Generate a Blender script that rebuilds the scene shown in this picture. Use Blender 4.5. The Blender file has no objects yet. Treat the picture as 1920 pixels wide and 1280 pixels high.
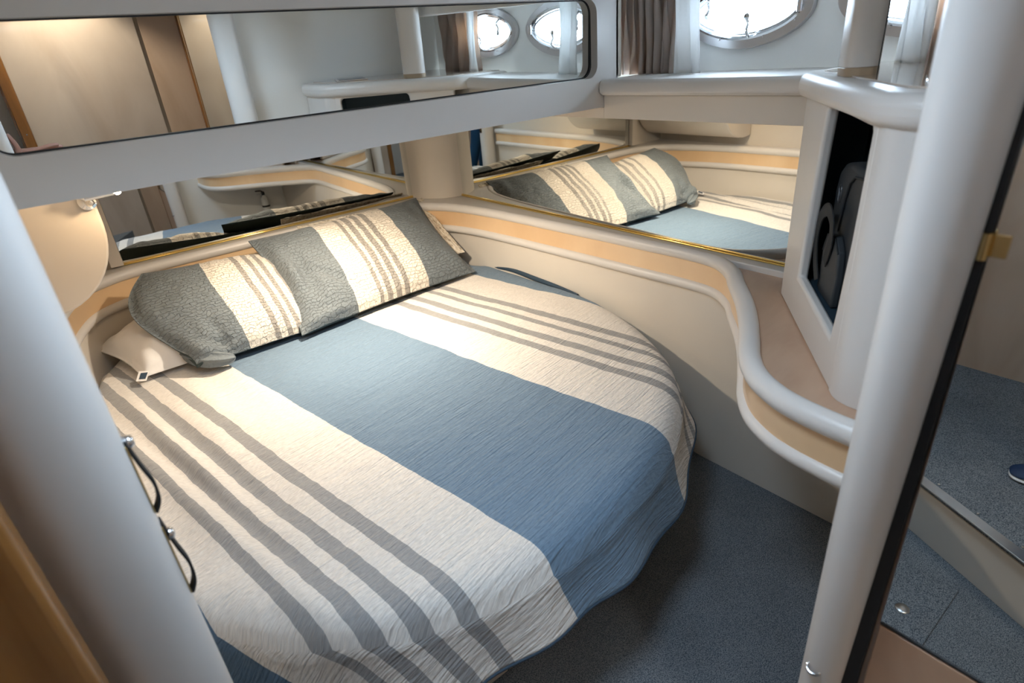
import bpy, bmesh, math, random
from mathutils import Vector, Matrix, noise
random.seed(7)
ZC = 1.62                      # camera height above the lower carpet; all z below are written relative to it
scene = bpy.context.scene
COL = scene.collection

# ------------------------------------------------------------------ camera
cam_d = bpy.data.cameras.new('camera'); cam = bpy.data.objects.new('camera', cam_d); COL.objects.link(cam)
ex = Vector((1600, 690, -1100)).normalized()
ey = Vector((-957, 463, -1100)); ey = (ey - ex * ey.dot(ex)).normalized()
ez = ex.cross(ey)
m = Matrix((ex, ey, ez)).to_4x4(); m.translation = Vector((0, 0, ZC))
cam.matrix_world = m
cam_d.sensor_width = 36; cam_d.lens = 36 * 1100 / 1920; cam_d.clip_start = 0.02; cam_d.clip_end = 60
cam_d.dof.use_dof = True; cam_d.dof.focus_distance = 2.1; cam_d.dof.aperture_fstop = 3.0
scene.camera = cam

# ------------------------------------------------------------------ view, world, daylight
scene.view_settings.view_transform = 'Standard'; scene.view_settings.look = 'None'
scene.view_settings.gamma = 1; scene.view_settings.use_curve_mapping = False
scene.view_settings.exposure = 0.0
try:
    scene.cycles.use_denoising = True
    scene.cycles.caustics_reflective = False; scene.cycles.caustics_refractive = False
    scene.cycles.max_bounces = 10; scene.cycles.diffuse_bounces = 5; scene.cycles.glossy_bounces = 6
    scene.cycles.sample_clamp_indirect = 6; scene.cycles.blur_glossy = 0.3
except Exception: pass
w = bpy.data.worlds.new('sky'); scene.world = w; w.use_nodes = True
bg = w.node_tree.nodes['Background']; bg.inputs[0].default_value = (0.62, 0.80, 1.0, 1); bg.inputs[1].default_value = 36.0

def area(name, loc, size, power, col, target=None, portal=False, spread=math.pi, shape='RECTANGLE'):
    l = bpy.data.lights.new(name, 'AREA'); l.shape = shape; l.size = size[0]; l.size_y = size[1]
    l.energy = power; l.color = col; l.spread = spread
    o = bpy.data.objects.new(name, l); COL.objects.link(o); o.location = (loc[0], loc[1], loc[2] + ZC)
    if target is not None:
        d = Vector(target) - Vector(loc); o.rotation_euler = d.to_track_quat('-Z', 'Y').to_euler()
    if portal: l.cycles.is_portal = True
    return o
area('porthole_daylight', (2.11, 1.24, .05), (.50, .24), 1, (1, 1, 1), (1.0, 1.24, .05), portal=True)
area('porthole_daylight', (2.11, .70, .05), (.50, .24), 1, (1, 1, 1), (1.0, .70, .05), portal=True)
area('hatch_daylight', (.60, -.46, .62), (.24, .22), 1, (1, 1, 1), (.60, -.46, -1), portal=True)  # added skylight in the unseen passage, placed to light the right post
area('hatch_daylight', (.43, .68, .41), (.42, .38), 1, (1, 1, 1), (.43, .68, -1), portal=True)
LAMP_W = (1.0, .85, .66)
# ------------------------------------------------------------------ helpers
def tag(o, label=None, cat=None, group=None, kind=None):
    if label: o['label'] = label
    if cat: o['category'] = cat
    if group: o['group'] = group
    if kind: o['kind'] = kind
    return o
def thing(name, loc, label, cat, group=None):
    o = bpy.data.objects.new(name, None); COL.objects.link(o); o.location = (loc[0], loc[1], loc[2] + ZC)
    o.empty_display_size = .05
    return tag(o, label, cat, group)
def link(name, me, mat, parent=None, smooth=True, bevel=0, seg=3, mats=None, ang=40):
    o = bpy.data.objects.new(name, me); COL.objects.link(o)
    for mm in (mats or [mat]): me.materials.append(mm)
    vs = me.vertices
    if len(vs):
        xs = [v.co.x for v in vs]; ys = [v.co.y for v in vs]; zs = [v.co.z for v in vs]
        c = Vector(((min(xs) + max(xs)) / 2, (min(ys) + max(ys)) / 2, min(zs)))
        me.transform(Matrix.Translation(-c))
        wl = c + Vector((0, 0, ZC))
        if parent is not None:
            o.parent = parent
            p = parent; off = Vector((0, 0, 0))
            while p is not None: off += p.location; p = p.parent
            o.location = wl - off
        else: o.location = wl
    if smooth:
        for p in me.polygons: p.use_smooth = True
        try: me.set_sharp_from_angle(angle=math.radians(ang))
        except Exception: pass
    if bevel:
        b = o.modifiers.new('b', 'BEVEL'); b.width = bevel; b.segments = seg; b.limit_method = 'ANGLE'; b.angle_limit = math.radians(35)
        if smooth: b.harden_normals = False
    return o
def from_bm(bm, name='m'):
    bmesh.ops.recalc_face_normals(bm, faces=bm.faces)
    me = bpy.data.meshes.new(name); bm.to_mesh(me); bm.free(); return me
def box(name, a, b, mat, parent=None, bevel=.004, seg=3):
    bm = bmesh.new()
    bmesh.ops.create_cube(bm, size=1)
    for v in bm.verts:
        v.co = Vector([(a[i] + b[i]) / 2 + v.co[i] * (b[i] - a[i]) for i in range(3)])
    return link(name, from_bm(bm), mat, parent, bevel=bevel, seg=seg)
def to3(axis, p, t):
    if axis == 'Z': return Vector((p[0], p[1], t))
    if axis == 'Y': return Vector((p[0], t, p[1]))
    return Vector((t, p[0], p[1]))
def plate(name, outer, t0, t1, mat, axis='Z', holes=(), parent=None, bevel=.004, seg=3, bm_out=None):
    """polygon (with holes) in the plane across `axis`, extruded from t0 to t1"""
    bm = bmesh.new(); edges = []
    for loop in [outer] + list(holes):
        vs = [bm.verts.new(to3(axis, p, t0)) for p in loop]
        for i in range(len(vs)): edges.append(bm.edges.new((vs[i], vs[(i + 1) % len(vs)])))
    if holes: bmesh.ops.triangle_fill(bm, edges=edges, use_beauty=True)
    else: bm.faces.new(bm.verts[:] if False else [v for v in bm.verts])
    if holes: bmesh.ops.dissolve_limit(bm, angle_limit=.01, verts=[], edges=[])
    r = bmesh.ops.extrude_face_region(bm, geom=bm.faces[:])
    d = to3(axis, (0, 0), t1 - t0)
    bmesh.ops.translate(bm, vec=d, verts=[v for v in r['geom'] if isinstance(v, bmesh.types.BMVert)])
    return link(name, from_bm(bm), mat, parent, bevel=bevel, seg=seg, ang=30)
def crom(pts, n=8, closed=False):
    pts = [Vector(p) for p in pts]; out = []; N = len(pts)
    rng = range(N if closed else N - 1)
    for i in rng:
        if closed: p0, p1, p2, p3 = pts[(i - 1) % N], pts[i], pts[(i + 1) % N], pts[(i + 2) % N]
        else: p0, p1, p2, p3 = pts[max(i - 1, 0)], pts[i], pts[i + 1], pts[min(i + 2, N - 1)]
        for k in range(n):
            t = k / n
            out.append(.5 * ((2 * p1) + (-p0 + p2) * t + (2 * p0 - 5 * p1 + 4 * p2 - p3) * t * t + (-p0 + 3 * p1 - 3 * p2 + p3) * t ** 3))
    if not closed: out.append(pts[-1])
    return out
def circ(r, n=16, ry=None, cx=0, cy=0):
    return [(cx + r * math.cos(2 * math.pi * i / n), cy + (ry or r) * math.sin(2 * math.pi * i / n)) for i in range(n)]
def sweep_me(path, prof, closed=False, cap=True, scale=None, up=Vector((0, 0, 1))):
    bm = bmesh.new(); rings = []; N = len(path)
    for i, p in enumerate(path):
        p = Vector(p)
        a = Vector(path[(i - 1) % N]) if (closed or i > 0) else p
        b = Vector(path[(i + 1) % N]) if (closed or i < N - 1) else p
        T = (b - a).normalized()
        S = T.cross(up)
        if S.length < 1e-4: S = T.cross(Vector((1, 0, 0)))
        S.normalize(); U = S.cross(T).normalized()
        s = scale(i / (N - 1)) if scale else 1
        rings.append([bm.verts.new(p + S * q[0] * s + U * q[1] * s) for q in prof])
    M = len(prof)
    for i in range(N if closed else N - 1):
        r0, r1 = rings[i], rings[(i + 1) % N]
        for j in range(M): bm.faces.new((r0[j], r0[(j + 1) % M], r1[(j + 1) % M], r1[j]))
    if cap and not closed:
        bm.faces.new(rings[0]); bm.faces.new(rings[-1][::-1])
    return from_bm(bm)
def tube(name, path, r, mat, parent=None, n=14, closed=False, ry=None, scale=None, up=Vector((0, 0, 1))):
    return link(name, sweep_me(path, circ(r, n, ry), closed, scale=scale, up=up), mat, parent, ang=60)
def lathe(name, prof, origin, axis, mat, parent=None, n=24):
    """prof: list of (radius, height) along axis vector"""
    ax = Vector(axis).normalized(); s = ax.orthogonal().normalized(); t = ax.cross(s)
    bm = bmesh.new(); rings = []
    for r, h in prof:
        rings.append([bm.verts.new(Vector(origin) + ax * h + (s * math.cos(2 * math.pi * k / n) + t * math.sin(2 * math.pi * k / n)) * max(r, 1e-4)) for k in range(n)])
    for a, b in zip(rings, rings[1:]):
        for k in range(n): bm.faces.new((a[k], a[(k + 1) % n], b[(k + 1) % n], b[k]))
    bm.faces.new(rings[0]); bm.faces.new(rings[-1])
    return link(name, from_bm(bm), mat, parent, ang=50)
def grid_me(nu, nv, fn, uvfn=None, closed_u=False):
    verts = []; faces = []
    for j in range(nv):
        for i in range(nu): verts.append(fn(i / (nu - (0 if closed_u else 1)), j / (nv - 1)))
    for j in range(nv - 1):
        for i in range(nu if closed_u else nu - 1):
            k = (i + 1) % nu
            faces.append((j * nu + i, j * nu + k, (j + 1) * nu + k, (j + 1) * nu + i))
    me = bpy.data.meshes.new('g'); me.from_pydata(verts, [], faces); me.update()
    if uvfn:
        uv = me.uv_layers.new(name='UVMap')
        for l in me.loops:
            i = l.vertex_index % nu; j = l.vertex_index // nu
            uv.data[l.index].uv = uvfn(i / (nu - (0 if closed_u else 1)), j / (nv - 1))
    return me
def sm(a, b, x):
    t = min(1, max(0, (x - a) / (b - a))); return t * t * (3 - 2 * t)
def fbm(p, o=3):
    v = 0; a = 1; s = 0
    for _ in range(o): v += a * noise.noise(p); s += a; a *= .5; p = p * 2.03
    return v / s

# ------------------------------------------------------------------ materials
def new_mat(name):
    mt = bpy.data.materials.new(name); mt.use_nodes = True
    nt = mt.node_tree; b = nt.nodes['Principled BSDF']; return mt, nt, b
def N(nt, typ, **kw):
    n = nt.nodes.new(typ)
    for k, v in kw.items():
        if k.startswith('i_'):
            key = k[2:]
            key = int(key) if key.isdigit() else key.replace('_', ' ')
            n.inputs[key].default_value = v
        else: setattr(n, k, v)
    return n
def coords(nt, kind='Object', scale=(1, 1, 1), rot=(0, 0, 0)):
    tc = N(nt, 'ShaderNodeTexCoord'); mp = N(nt, 'ShaderNodeMapping'); nt.links.new(tc.outputs[kind], mp.inputs[0])
    mp.inputs['Scale'].default_value = scale; mp.inputs['Rotation'].default_value = rot
    return mp.outputs[0]
def ramp(nt, fac, stops, interp='LINEAR'):
    r = N(nt, 'ShaderNodeValToRGB'); r.color_ramp.interpolation = interp
    e = r.color_ramp.elements
    while len(e) > 1: e.remove(e[-1])
    e[0].position = stops[0][0]; e[0].color = (*stops[0][1], 1)
    for p, c in stops[1:]:
        x = e.new(p); x.color = (*c, 1)
    nt.links.new(fac, r.inputs[0]); return r.outputs[0]
def bump(nt, b, h, strength, dist):
    n = N(nt, 'ShaderNodeBump'); n.inputs['Strength'].default_value = strength; n.inputs['Distance'].default_value = dist
    nt.links.new(h, n.inputs['Height']); nt.links.new(n.outputs[0], b.inputs['Normal']); return n
def plain(name, col, rough=.5, metal=0, nscale=0, nstr=.1, ndist=.001, var=.06, spec=None):
    mt, nt, b = new_mat(name)
    b.inputs['Roughness'].default_value = rough; b.inputs['Metallic'].default_value = metal
    if spec is not None: b.inputs['Specular IOR Level'].default_value = spec
    v = coords(nt); nz = N(nt, 'ShaderNodeTexNoise'); nz.inputs['Scale'].default_value = 3.0; nz.inputs['Detail'].default_value = 3
    nt.links.new(v, nz.inputs['Vector'])
    c0 = tuple(c * (1 - var) for c in col); c1 = tuple(min(1, c * (1 + var)) for c in col)
    nt.links.new(ramp(nt, nz.outputs[0], [(.35, c0), (.65, c1)]), b.inputs['Base Color'])
    if nscale:
        n2 = N(nt, 'ShaderNodeTexNoise'); n2.inputs['Scale'].default_value = nscale; n2.inputs['Detail'].default_value = 4
        nt.links.new(v, n2.inputs['Vector']); bump(nt, b, n2.outputs[0], nstr, ndist)
    return mt
def wood(name, c_dark, c_light, scale=(1, 1, 12), rough=.25, coat=.4, figure=.5, rot=(0, 0, 0), nsc=2.2):
    mt, nt, b = new_mat(name)
    v = coords(nt, scale=scale, rot=rot)
    n1 = N(nt, 'ShaderNodeTexNoise'); n1.inputs['Scale'].default_value = nsc; n1.inputs['Detail'].default_value = 6; n1.inputs['Distortion'].default_value = figure
    nt.links.new(v, n1.inputs['Vector'])
    nt.links.new(ramp(nt, n1.outputs[0], [(.3, c_dark), (.5, tuple((a + c) / 2 for a, c in zip(c_dark, c_light))), (.72, c_light)]), b.inputs['Base Color'])
    b.inputs['Roughness'].default_value = rough; b.inputs['Coat Weight'].default_value = coat; b.inputs['Coat Roughness'].default_value = .06
    return mt
M = {}
M['vinyl'] = plain('cream_vinyl', (.66, .60, .53), .42, nscale=420, nstr=.12, ndist=.0006, var=.03)
M['vinyl_white'] = plain('white_vinyl', (.72, .685, .65), .36, nscale=420, nstr=.12, ndist=.0006, var=.02)
M['vinyl_tan'] = plain('tan_vinyl', (.40, .30, .20), .5, nscale=300, nstr=.15, ndist=.0006)
M['panel'] = plain('cream_wall_panel', (.70, .64, .56), .5, nscale=250, nstr=.06, ndist=.0005, var=.02)
M['white'] = plain('white_hull_liner', (.86, .85, .82), .4, nscale=60, nstr=.05, ndist=.001, var=.01)
M['ceil'] = plain('grey_white_headliner', (.74, .73, .71), .8, nscale=90, nstr=.5, ndist=.002)
M['mirror'] = plain('mirror_silver', (.86, .88, .86), .0, 1, var=0)
M['gold'] = plain('gold_trim', (.92, .68, .22), .16, 1, var=.02)
M['brass'] = plain('satin_brass', (.72, .55, .26), .25, 1, var=.05)
M['chrome'] = plain('polished_chrome', (.82, .83, .85), .08, 1, var=.02)
M['pewter'] = plain('brushed_metal_ring', (.62, .60, .60), .3, 1, nscale=80, nstr=.1)
M['black'] = plain('black_rubber', (.012, .012, .014), .5, nscale=100, nstr=.1)
M['blackfab'] = plain('black_nylon', (.030, .034, .038), .62, nscale=500, nstr=.4, ndist=.001)
M['leatherblk'] = plain('dark_grey_webbing', (.016, .018, .020), .8, nscale=400, nstr=.3)
M['navylin'] = plain('dark_blue_lining', (.012, .03, .045), .7, nscale=200, nstr=.2)
M['emblem'] = plain('pewter_emblem', (.16, .16, .17), .4, .6)
M['maple'] = wood('maple_veneer', (.54, .38, .265), (.68, .50, .37), (1, 1, .35), .14, .6, 1.2, nsc=3.5)
M['maple_door'] = wood('glossy_maple_door', (.62, .49, .38), (.78, .65, .53), (1, 1, .35), .05, .8, 1.2, nsc=3.5)
M['maple_strip'] = wood('maple_inlay', (.72, .48, .27), (.86, .62, .38), (1.2, 1.2, .6), .3, .3, .6, nsc=2.5)
M['shelfwood'] = wood('maple_shelf_top', (.47, .29, .19), (.61, .41, .28), (1, 2.5, 1), .3, .35, 1.0, nsc=3)
M['teak'] = wood('orange_teak_trim', (.22, .085, .018), (.42, .19, .05), (8, 8, .6), .25, .5, .4, nsc=2)
M['bedwood'] = wood('bed_base_wood', (.50, .29, .12), (.64, .40, .19), (.5, 1, 3), .35, .2, .5)
M['carpet'] = None
mt, nt, b = new_mat('blue_grey_carpet'); M['carpet'] = mt
v = coords(nt); n1 = N(nt, 'ShaderNodeTexNoise', i_Scale=900.0, i_Detail=2.0); n2 = N(nt, 'ShaderNodeTexNoise', i_Scale=330.0, i_Detail=3.0); n3 = N(nt, 'ShaderNodeTexNoise', i_Scale=5.0, i_Detail=3.0)
for n in (n1, n2, n3): nt.links.new(v, n.inputs['Vector'])
mx = N(nt, 'ShaderNodeMath', operation='ADD'); nt.links.new(n1.outputs[0], mx.inputs[0]); nt.links.new(n2.outputs[0], mx.inputs[1])
c1 = ramp(nt, mx.outputs[0], [(.82, (.070, .090, .118)), (1.0, (.150, .185, .225)), (1.2, (.36, .39, .42))])
m3 = N(nt, 'ShaderNodeMixRGB', blend_type='MULTIPLY'); m3.inputs[0].default_value = .5
nt.links.new(c1, m3.inputs[1]); nt.links.new(ramp(nt, n3.outputs[0], [(.35, (.7, .7, .7)), (.65, (1, 1, 1))]), m3.inputs[2])
nt.links.new(m3.outputs[0], b.inputs['Base Color']); b.inputs['Roughness'].default_value = .95; b.inputs['Specular IOR Level'].default_value = .1
bump(nt, b, mx.outputs[0], .8, .004)

def stripes(name, edges, base, bumpkind, size_scale):
    """stripe pattern on UV.x ; edges = [(u, colour), ...] constant steps"""
    mt, nt, b = new_mat(name)
    tc = N(nt, 'ShaderNodeTexCoord'); sep = N(nt, 'ShaderNodeSeparateXYZ'); nt.links.new(tc.outputs['UV'], sep.inputs[0])
    wob = N(nt, 'ShaderNodeTexNoise', i_Scale=14.0 * size_scale, i_Detail=3.0); nt.links.new(tc.outputs['UV'], wob.inputs['Vector'])
    ma = N(nt, 'ShaderNodeMath', operation='MULTIPLY_ADD'); nt.links.new(wob.outputs[0], ma.inputs[0]); ma.inputs[1].default_value = .012; nt.links.new(sep.outputs[0], ma.inputs[2])
    sc = N(nt, 'ShaderNodeMath', operation='MULTIPLY_ADD'); nt.links.new(ma.outputs[0], sc.inputs[0]); sc.inputs[1].default_value = 1 / 2.6; sc.inputs[2].default_value = .1
    stops = [((u + .006) / 2.6 + .1 if u is not None else 0.0, c) for u, c in edges]
    col = ramp(nt, sc.outputs[0], stops, 'CONSTANT')
    # woven flecks
    fl = N(nt, 'ShaderNodeTexNoise', i_Scale=1.0, i_Detail=4.0); mp = N(nt, 'ShaderNodeMapping'); nt.links.new(tc.outputs['UV'], mp.inputs[0])
    mp.inputs['Scale'].default_value = (60 * size_scale, 420 * size_scale, 1); nt.links.new(mp.outputs[0], fl.inputs['Vector'])
    mul = N(nt, 'ShaderNodeMixRGB', blend_type='MULTIPLY'); mul.inputs[0].default_value = .7
    nt.links.new(col, mul.inputs[1]); nt.links.new(ramp(nt, fl.outputs[0], [(.3, (.72, .72, .72)), (.62, (1.12, 1.12, 1.12))]), mul.inputs[2])
    nt.links.new(mul.outputs[0], b.inputs['Base Color'])
    b.inputs['Roughness'].default_value = .9; b.inputs['Specular IOR Level'].default_value = .15
    b.inputs['Sheen Weight'].default_value = .15
    if bumpkind == 'crinkle':
        m1 = N(nt, 'ShaderNodeMapping'); nt.links.new(tc.outputs['UV'], m1.inputs[0]); m1.inputs['Scale'].default_value = (9, 130, 1)
        a = N(nt, 'ShaderNodeTexNoise', i_Scale=1.0, i_Detail=3.0, i_Distortion=.6); nt.links.new(m1.outputs[0], a.inputs['Vector'])
        m2 = N(nt, 'ShaderNodeMapping'); nt.links.new(tc.outputs['UV'], m2.inputs[0]); m2.inputs['Scale'].default_value = (14, 26, 1)
        c = N(nt, 'ShaderNodeTexNoise', i_Scale=1.0, i_Detail=4.0); nt.links.new(m2.outputs[0], c.inputs['Vector'])
        ad = N(nt, 'ShaderNodeMath', operation='MULTIPLY_ADD'); nt.links.new(c.outputs[0], ad.inputs[0]); ad.inputs[1].default_value = 1.2; nt.links.new(a.outputs[0], ad.inputs[2])
        bump(nt, b, ad.outputs[0], .9, .008)
    else:
        m1 = N(nt, 'ShaderNodeMapping'); nt.links.new(tc.outputs['UV'], m1.inputs[0]); m1.inputs['Scale'].default_value = (42, 42, 1)
        wn = N(nt, 'ShaderNodeTexNoise', i_Scale=16.0, i_Detail=3.0); nt.links.new(tc.outputs['UV'], wn.inputs['Vector'])
        mxv = N(nt, 'ShaderNodeMixRGB'); mxv.inputs[0].default_value = .55
        sc2 = N(nt, 'ShaderNodeVectorMath', operation='SCALE'); nt.links.new(wn.outputs['Color'], sc2.inputs[0]); sc2.inputs['Scale'].default_value = 2.4
        ad2 = N(nt, 'ShaderNodeVectorMath', operation='ADD'); nt.links.new(m1.outputs[0], ad2.inputs[0]); nt.links.new(sc2.outputs[0], ad2.inputs[1])
        br = N(nt, 'ShaderNodeTexBrick'); nt.links.new(ad2.outputs[0], br.inputs['Vector'])
        br.inputs['Color1'].default_value = (1, 1, 1, 1); br.inputs['Color2'].default_value = (.8, .8, .8, 1); br.inputs['Mortar'].default_value = (0, 0, 0, 1)
        br.inputs['Scale'].default_value = 1.0; br.inputs['Mortar Size'].default_value = .07; br.inputs['Mortar Smooth'].default_value = 1.0
        br.inputs['Brick Width'].default_value = 1.2; br.inputs['Row Height'].default_value = .7
        fn = N(nt, 'ShaderNodeTexNoise', i_Scale=45.0, i_Detail=4.0); nt.links.new(tc.outputs['UV'], fn.inputs['Vector'])
        ad = N(nt, 'ShaderNodeMath', operation='MULTIPLY_ADD'); nt.links.new(fn.outputs[0], ad.inputs[0]); ad.inputs[1].default_value = 1.5; nt.links.new(br.outputs['Color'], ad.inputs[2])
        bump(nt, b, ad.outputs[0], .85, .0062)
    return mt
WH = (.76, .715, .66); GR = (.335, .33, .325); BL = (.165, .240, .325); NV = (.10, .17, .26)
M['quilt'] = stripes('striped_quilt_cotton', [(None, NV), (.166, WH), (.275, GR), (.305, WH), (.350, GR), (.386, WH), (.432, GR), (.470, WH), (.520, GR), (.557, WH),
    (.758, BL), (1.338, WH), (1.533, GR), (1.574, WH), (1.622, GR), (1.662, WH), (1.715, GR), (1.755, WH), (1.795, GR), (1.833, WH), (2.02, BL)], WH, 'crinkle', 1)
SG = (.165, .19, .205); SW = (.76, .69, .60); SS = (.33, .305, .275)
M['sham_l'] = stripes('quilted_sham_left', [(None, SG), (.29, SW), (.44, SS), (.47, SW), (.51, SS), (.54, SW), (.575, SS), (.605, SW), (.64, SS), (.67, SW), (.82, SG)], SW, 'quilted', 1)
M['sham_r'] = stripes('quilted_sham_right', [(None, SG), (.285, SW), (.405, SS), (.433, SW), (.455, SS), (.483, SW), (.503, SS), (.531, SW), (.552, SS), (.580, SW), (.69, SG)], SW, 'quilted', 1)
M['sham_fold'] = plain('quilted_grey_fold', (.165, .19, .205), .9, nscale=70, nstr=.9, ndist=.006)
M['sham_back'] = plain('dark_green_velvet_back', (.018, .035, .035), .7, nscale=160, nstr=.3, ndist=.002)
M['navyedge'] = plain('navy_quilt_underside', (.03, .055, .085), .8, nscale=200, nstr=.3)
M['linen'] = plain('white_cotton_pillowcase', (.80, .78, .76), .8, nscale=30, nstr=.25, ndist=.004, var=.01)
M['crochet'] = None
mt, nt, b = new_mat('ivory_crochet'); M['crochet'] = mt
tc = coords(nt, 'UV', (46, 30, 1)); vo = N(nt, 'ShaderNodeTexVoronoi', i_Scale=1.0); nt.links.new(tc, vo.inputs['Vector'])
nt.links.new(ramp(nt, vo.outputs[0], [(.0, (.20, .15, .10)), (.25, (.66, .58, .46)), (.6, (.78, .71, .60))]), b.inputs['Base Color']); b.inputs['Roughness'].default_value = .9
bump(nt, b, vo.outputs[0], 1, .01)
def cloth_translucent(name, col, rough=.9, tr=.45):
    mt, nt, b = new_mat(name); out = nt.nodes['Material Output']
    v = coords(nt, scale=(1, 1, 1)); n1 = N(nt, 'ShaderNodeTexNoise', i_Scale=350.0, i_Detail=2.0); nt.links.new(v, n1.inputs['Vector'])
    b.inputs['Base Color'].default_value = (*col, 1); b.inputs['Roughness'].default_value = rough; bump(nt, b, n1.outputs[0], .3, .001)
    t = N(nt, 'ShaderNodeBsdfTranslucent'); t.inputs[0].default_value = (col[0] * 1.05, col[1] * .86, col[2] * .68, 1) if tr > .42 else (*col, 1)
    mx = N(nt, 'ShaderNodeMixShader'); mx.inputs[0].default_value = tr
    nt.links.new(b.outputs[0], mx.inputs[1]); nt.links.new(t.outputs[0], mx.inputs[2]); nt.links.new(mx.outputs[0], out.inputs[0]); return mt
M['curtain'] = cloth_translucent('taupe_curtain', (.50, .43, .38))
M['sheer'] = cloth_translucent('white_curtain_lining', (.93, .93, .92), tr=.42)
mt, nt, b = new_mat('clear_glass'); M['glass'] = mt
out = nt.nodes['Material Output']; tr = N(nt, 'ShaderNodeBsdfTransparent'); gl = N(nt, 'ShaderNodeBsdfGlossy'); gl.inputs['Roughness'].default_value = .02
fr = N(nt, 'ShaderNodeLayerWeight'); pw = N(nt, 'ShaderNodeMath', operation='POWER'); pw.inputs[1].default_value = 5; nt.links.new(fr.outputs['Facing'], pw.inputs[0]); ad = N(nt, 'ShaderNodeMath', operation='MULTIPLY_ADD'); ad.inputs[1].default_value = .7; ad.inputs[2].default_value = .03; nt.links.new(pw.outputs[0], ad.inputs[0]); mx = N(nt, 'ShaderNodeMixShader'); nt.links.new(ad.outputs[0], mx.inputs[0]); nt.links.new(tr.outputs[0], mx.inputs[1]); nt.links.new(gl.outputs[0], mx.inputs[2]); nt.links.new(mx.outputs[0], out.inputs[0])
mt, nt, b = new_mat('lit_bulb'); M['bulb'] = mt
b.inputs['Emission Color'].default_value = (1, .80, .55, 1); b.inputs['Emission Strength'].default_value = 30; b.inputs['Base Color'].default_value = (1, .9, .7, 1)
M['skin'] = plain('skin', (.55, .30, .23), .5, nscale=200, nstr=.1); M['skin'].node_tree.nodes['Principled BSDF'].inputs['Subsurface Weight'].default_value = .05
M['nail'] = plain('fingernail', (.66, .40, .34), .3)
M['jeans'] = plain('blue_denim', (.015, .075, .16), .85, nscale=300, nstr=.4)
M['shirt'] = plain('light_blue_shirt', (.28, .62, .78), .8, nscale=120, nstr=.3)
M['hair'] = plain('brown_hair', (.05, .03, .018), .6, nscale=150, nstr=.8, ndist=.004)
M['navyshoe'] = plain('navy_shoe_canvas', (.008, .03, .09), .6, nscale=200, nstr=.4)
M['sole'] = plain('white_rubber_sole', (.8, .8, .8), .5)
M['extw'] = plain('white_enamel', (.8, .8, .78), .25)
M['alu'] = plain('aluminium_threshold', (.70, .72, .74), .28, 1, nscale=60, nstr=.1)
M['tabletglass'] = plain('dark_blue_glass', (.01, .03, .06), .06, .2)

# ------------------------------------------------------------------ large structure
tag(plate('floor', [(-.5, 3.15), (1.9, 3.15), (1.9, -1.35), (-1.2, -1.35), (-1.2, .8), (-.5, .8)], -1.66, -1.62, M['carpet'], bevel=0), kind='structure')
# raised carpeted level in the passage
RA = [(-1.15, .82), (-.42, .82), (-.062, .106), (.15, -.32), (.63, -1.32), (-1.15, -1.32)]
tag(plate('floor_raised', RA, -1.62, -1.40, M['carpet'], bevel=.004), kind='structure')
def bm_rect(name, a, b, mat, **k): return box(name, a, b, mat, **k)
tag(box('wall_head', (-.35, 3.075, -1.62), (2.1, 3.2, .36), M['panel'], bevel=0), kind='structure')
def eye(a, b, e=1.7, n=64, cy=0, cz=0):
    out = []
    for i in range(n):
        t = 2 * math.pi * i / n; c, s = math.cos(t), math.sin(t)
        out.append((cy + a * math.copysign(abs(c) ** (2 / e), c), cz + b * math.copysign(abs(s) ** (2 / e), s)))
    return out
PORT = [(1.24, .052), (.70, .052)]
tag(box('trim_8', (1.665, .56, .138), (1.715, 1.635, .308), M['ceil'], bevel=.008), kind='structure')
tag(plate('wall_hull', [(-1.35, -.30), (3.1, -.30), (3.1, .33), (-1.35, .33)], 2.0, 2.05, M['white'], axis='X',
    holes=[eye(.205, .083, 1.75, 64, cy, cz) for cy, cz in PORT], bevel=0), kind='structure')
tag(box('wall_hull_lower', (1.86, -1.35, -1.62), (1.92, 3.1, -.2), M['panel'], bevel=0), kind='structure')
HT = [(.25, .51), (.61, .51), (.61, .85), (.25, .85)]
tag(plate('ceiling', [(-.3, .12), (1.70, .12), (1.70, 1.635), (-.3, 1.635)], .310, .34, M['ceil'], holes=[HT], bevel=.004), kind='structure')
tag(box('ceiling_recess', (1.70, .10, .31), (2.1, 3.1, .36), M['ceil'], bevel=0), kind='structure')
tag(plate('ceiling_upper', [(-.35, .12), (1.70, .12), (1.70, 3.1), (-.35, 3.1)], .34, .40, M['ceil'], holes=[HT], bevel=0), kind='structure')
tag(plate('ceiling_passage', [(-1.2, -1.35), (1.95, -1.35), (1.95, .15), (-1.2, .15)], .60, .66, M['ceil'], bevel=0,
          holes=[[(.50, -.55), (.70, -.55), (.70, -.37), (.50, -.37)]]), kind='structure')  # opening for the added passage skylight
tag(box('ceiling_passage_side', (-1.2, .12, .60), (-.3, .9, .66), M['ceil'], bevel=0), kind='structure')
tag(box('wall_above_door', (-.3, .10, .345), (2.05, .15, .66), M['panel'], bevel=0), kind='structure')
tag(box('wall_left', (-.30, .86, -1.62), (-.22, 3.08, .345), M['panel'], bevel=0), kind='structure')
tag(box('wall_passage_left', (-1.20, -1.35, -1.62), (-1.12, .9, .62), M['maple'], bevel=0), kind='structure')
tag(box('wall_passage_end', (-1.2, .82, -1.62), (-.29, .90, .62), M['teak'], bevel=0), kind='structure')
tag(box('wall_bulkhead', (.90, .13, -1.62), (2.0, .20, .345), M['white'], bevel=.004), kind='structure')
tag(box('wall_back', (-1.2, -1.42, -1.62), (2.05, -1.34, .66), M['white'], bevel=0), kind='structure')
tag(box('wall_passage_right', (1.55, -1.35, -1.62), (1.62, .13, .66), M['white'], bevel=0), kind='structure')
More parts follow.
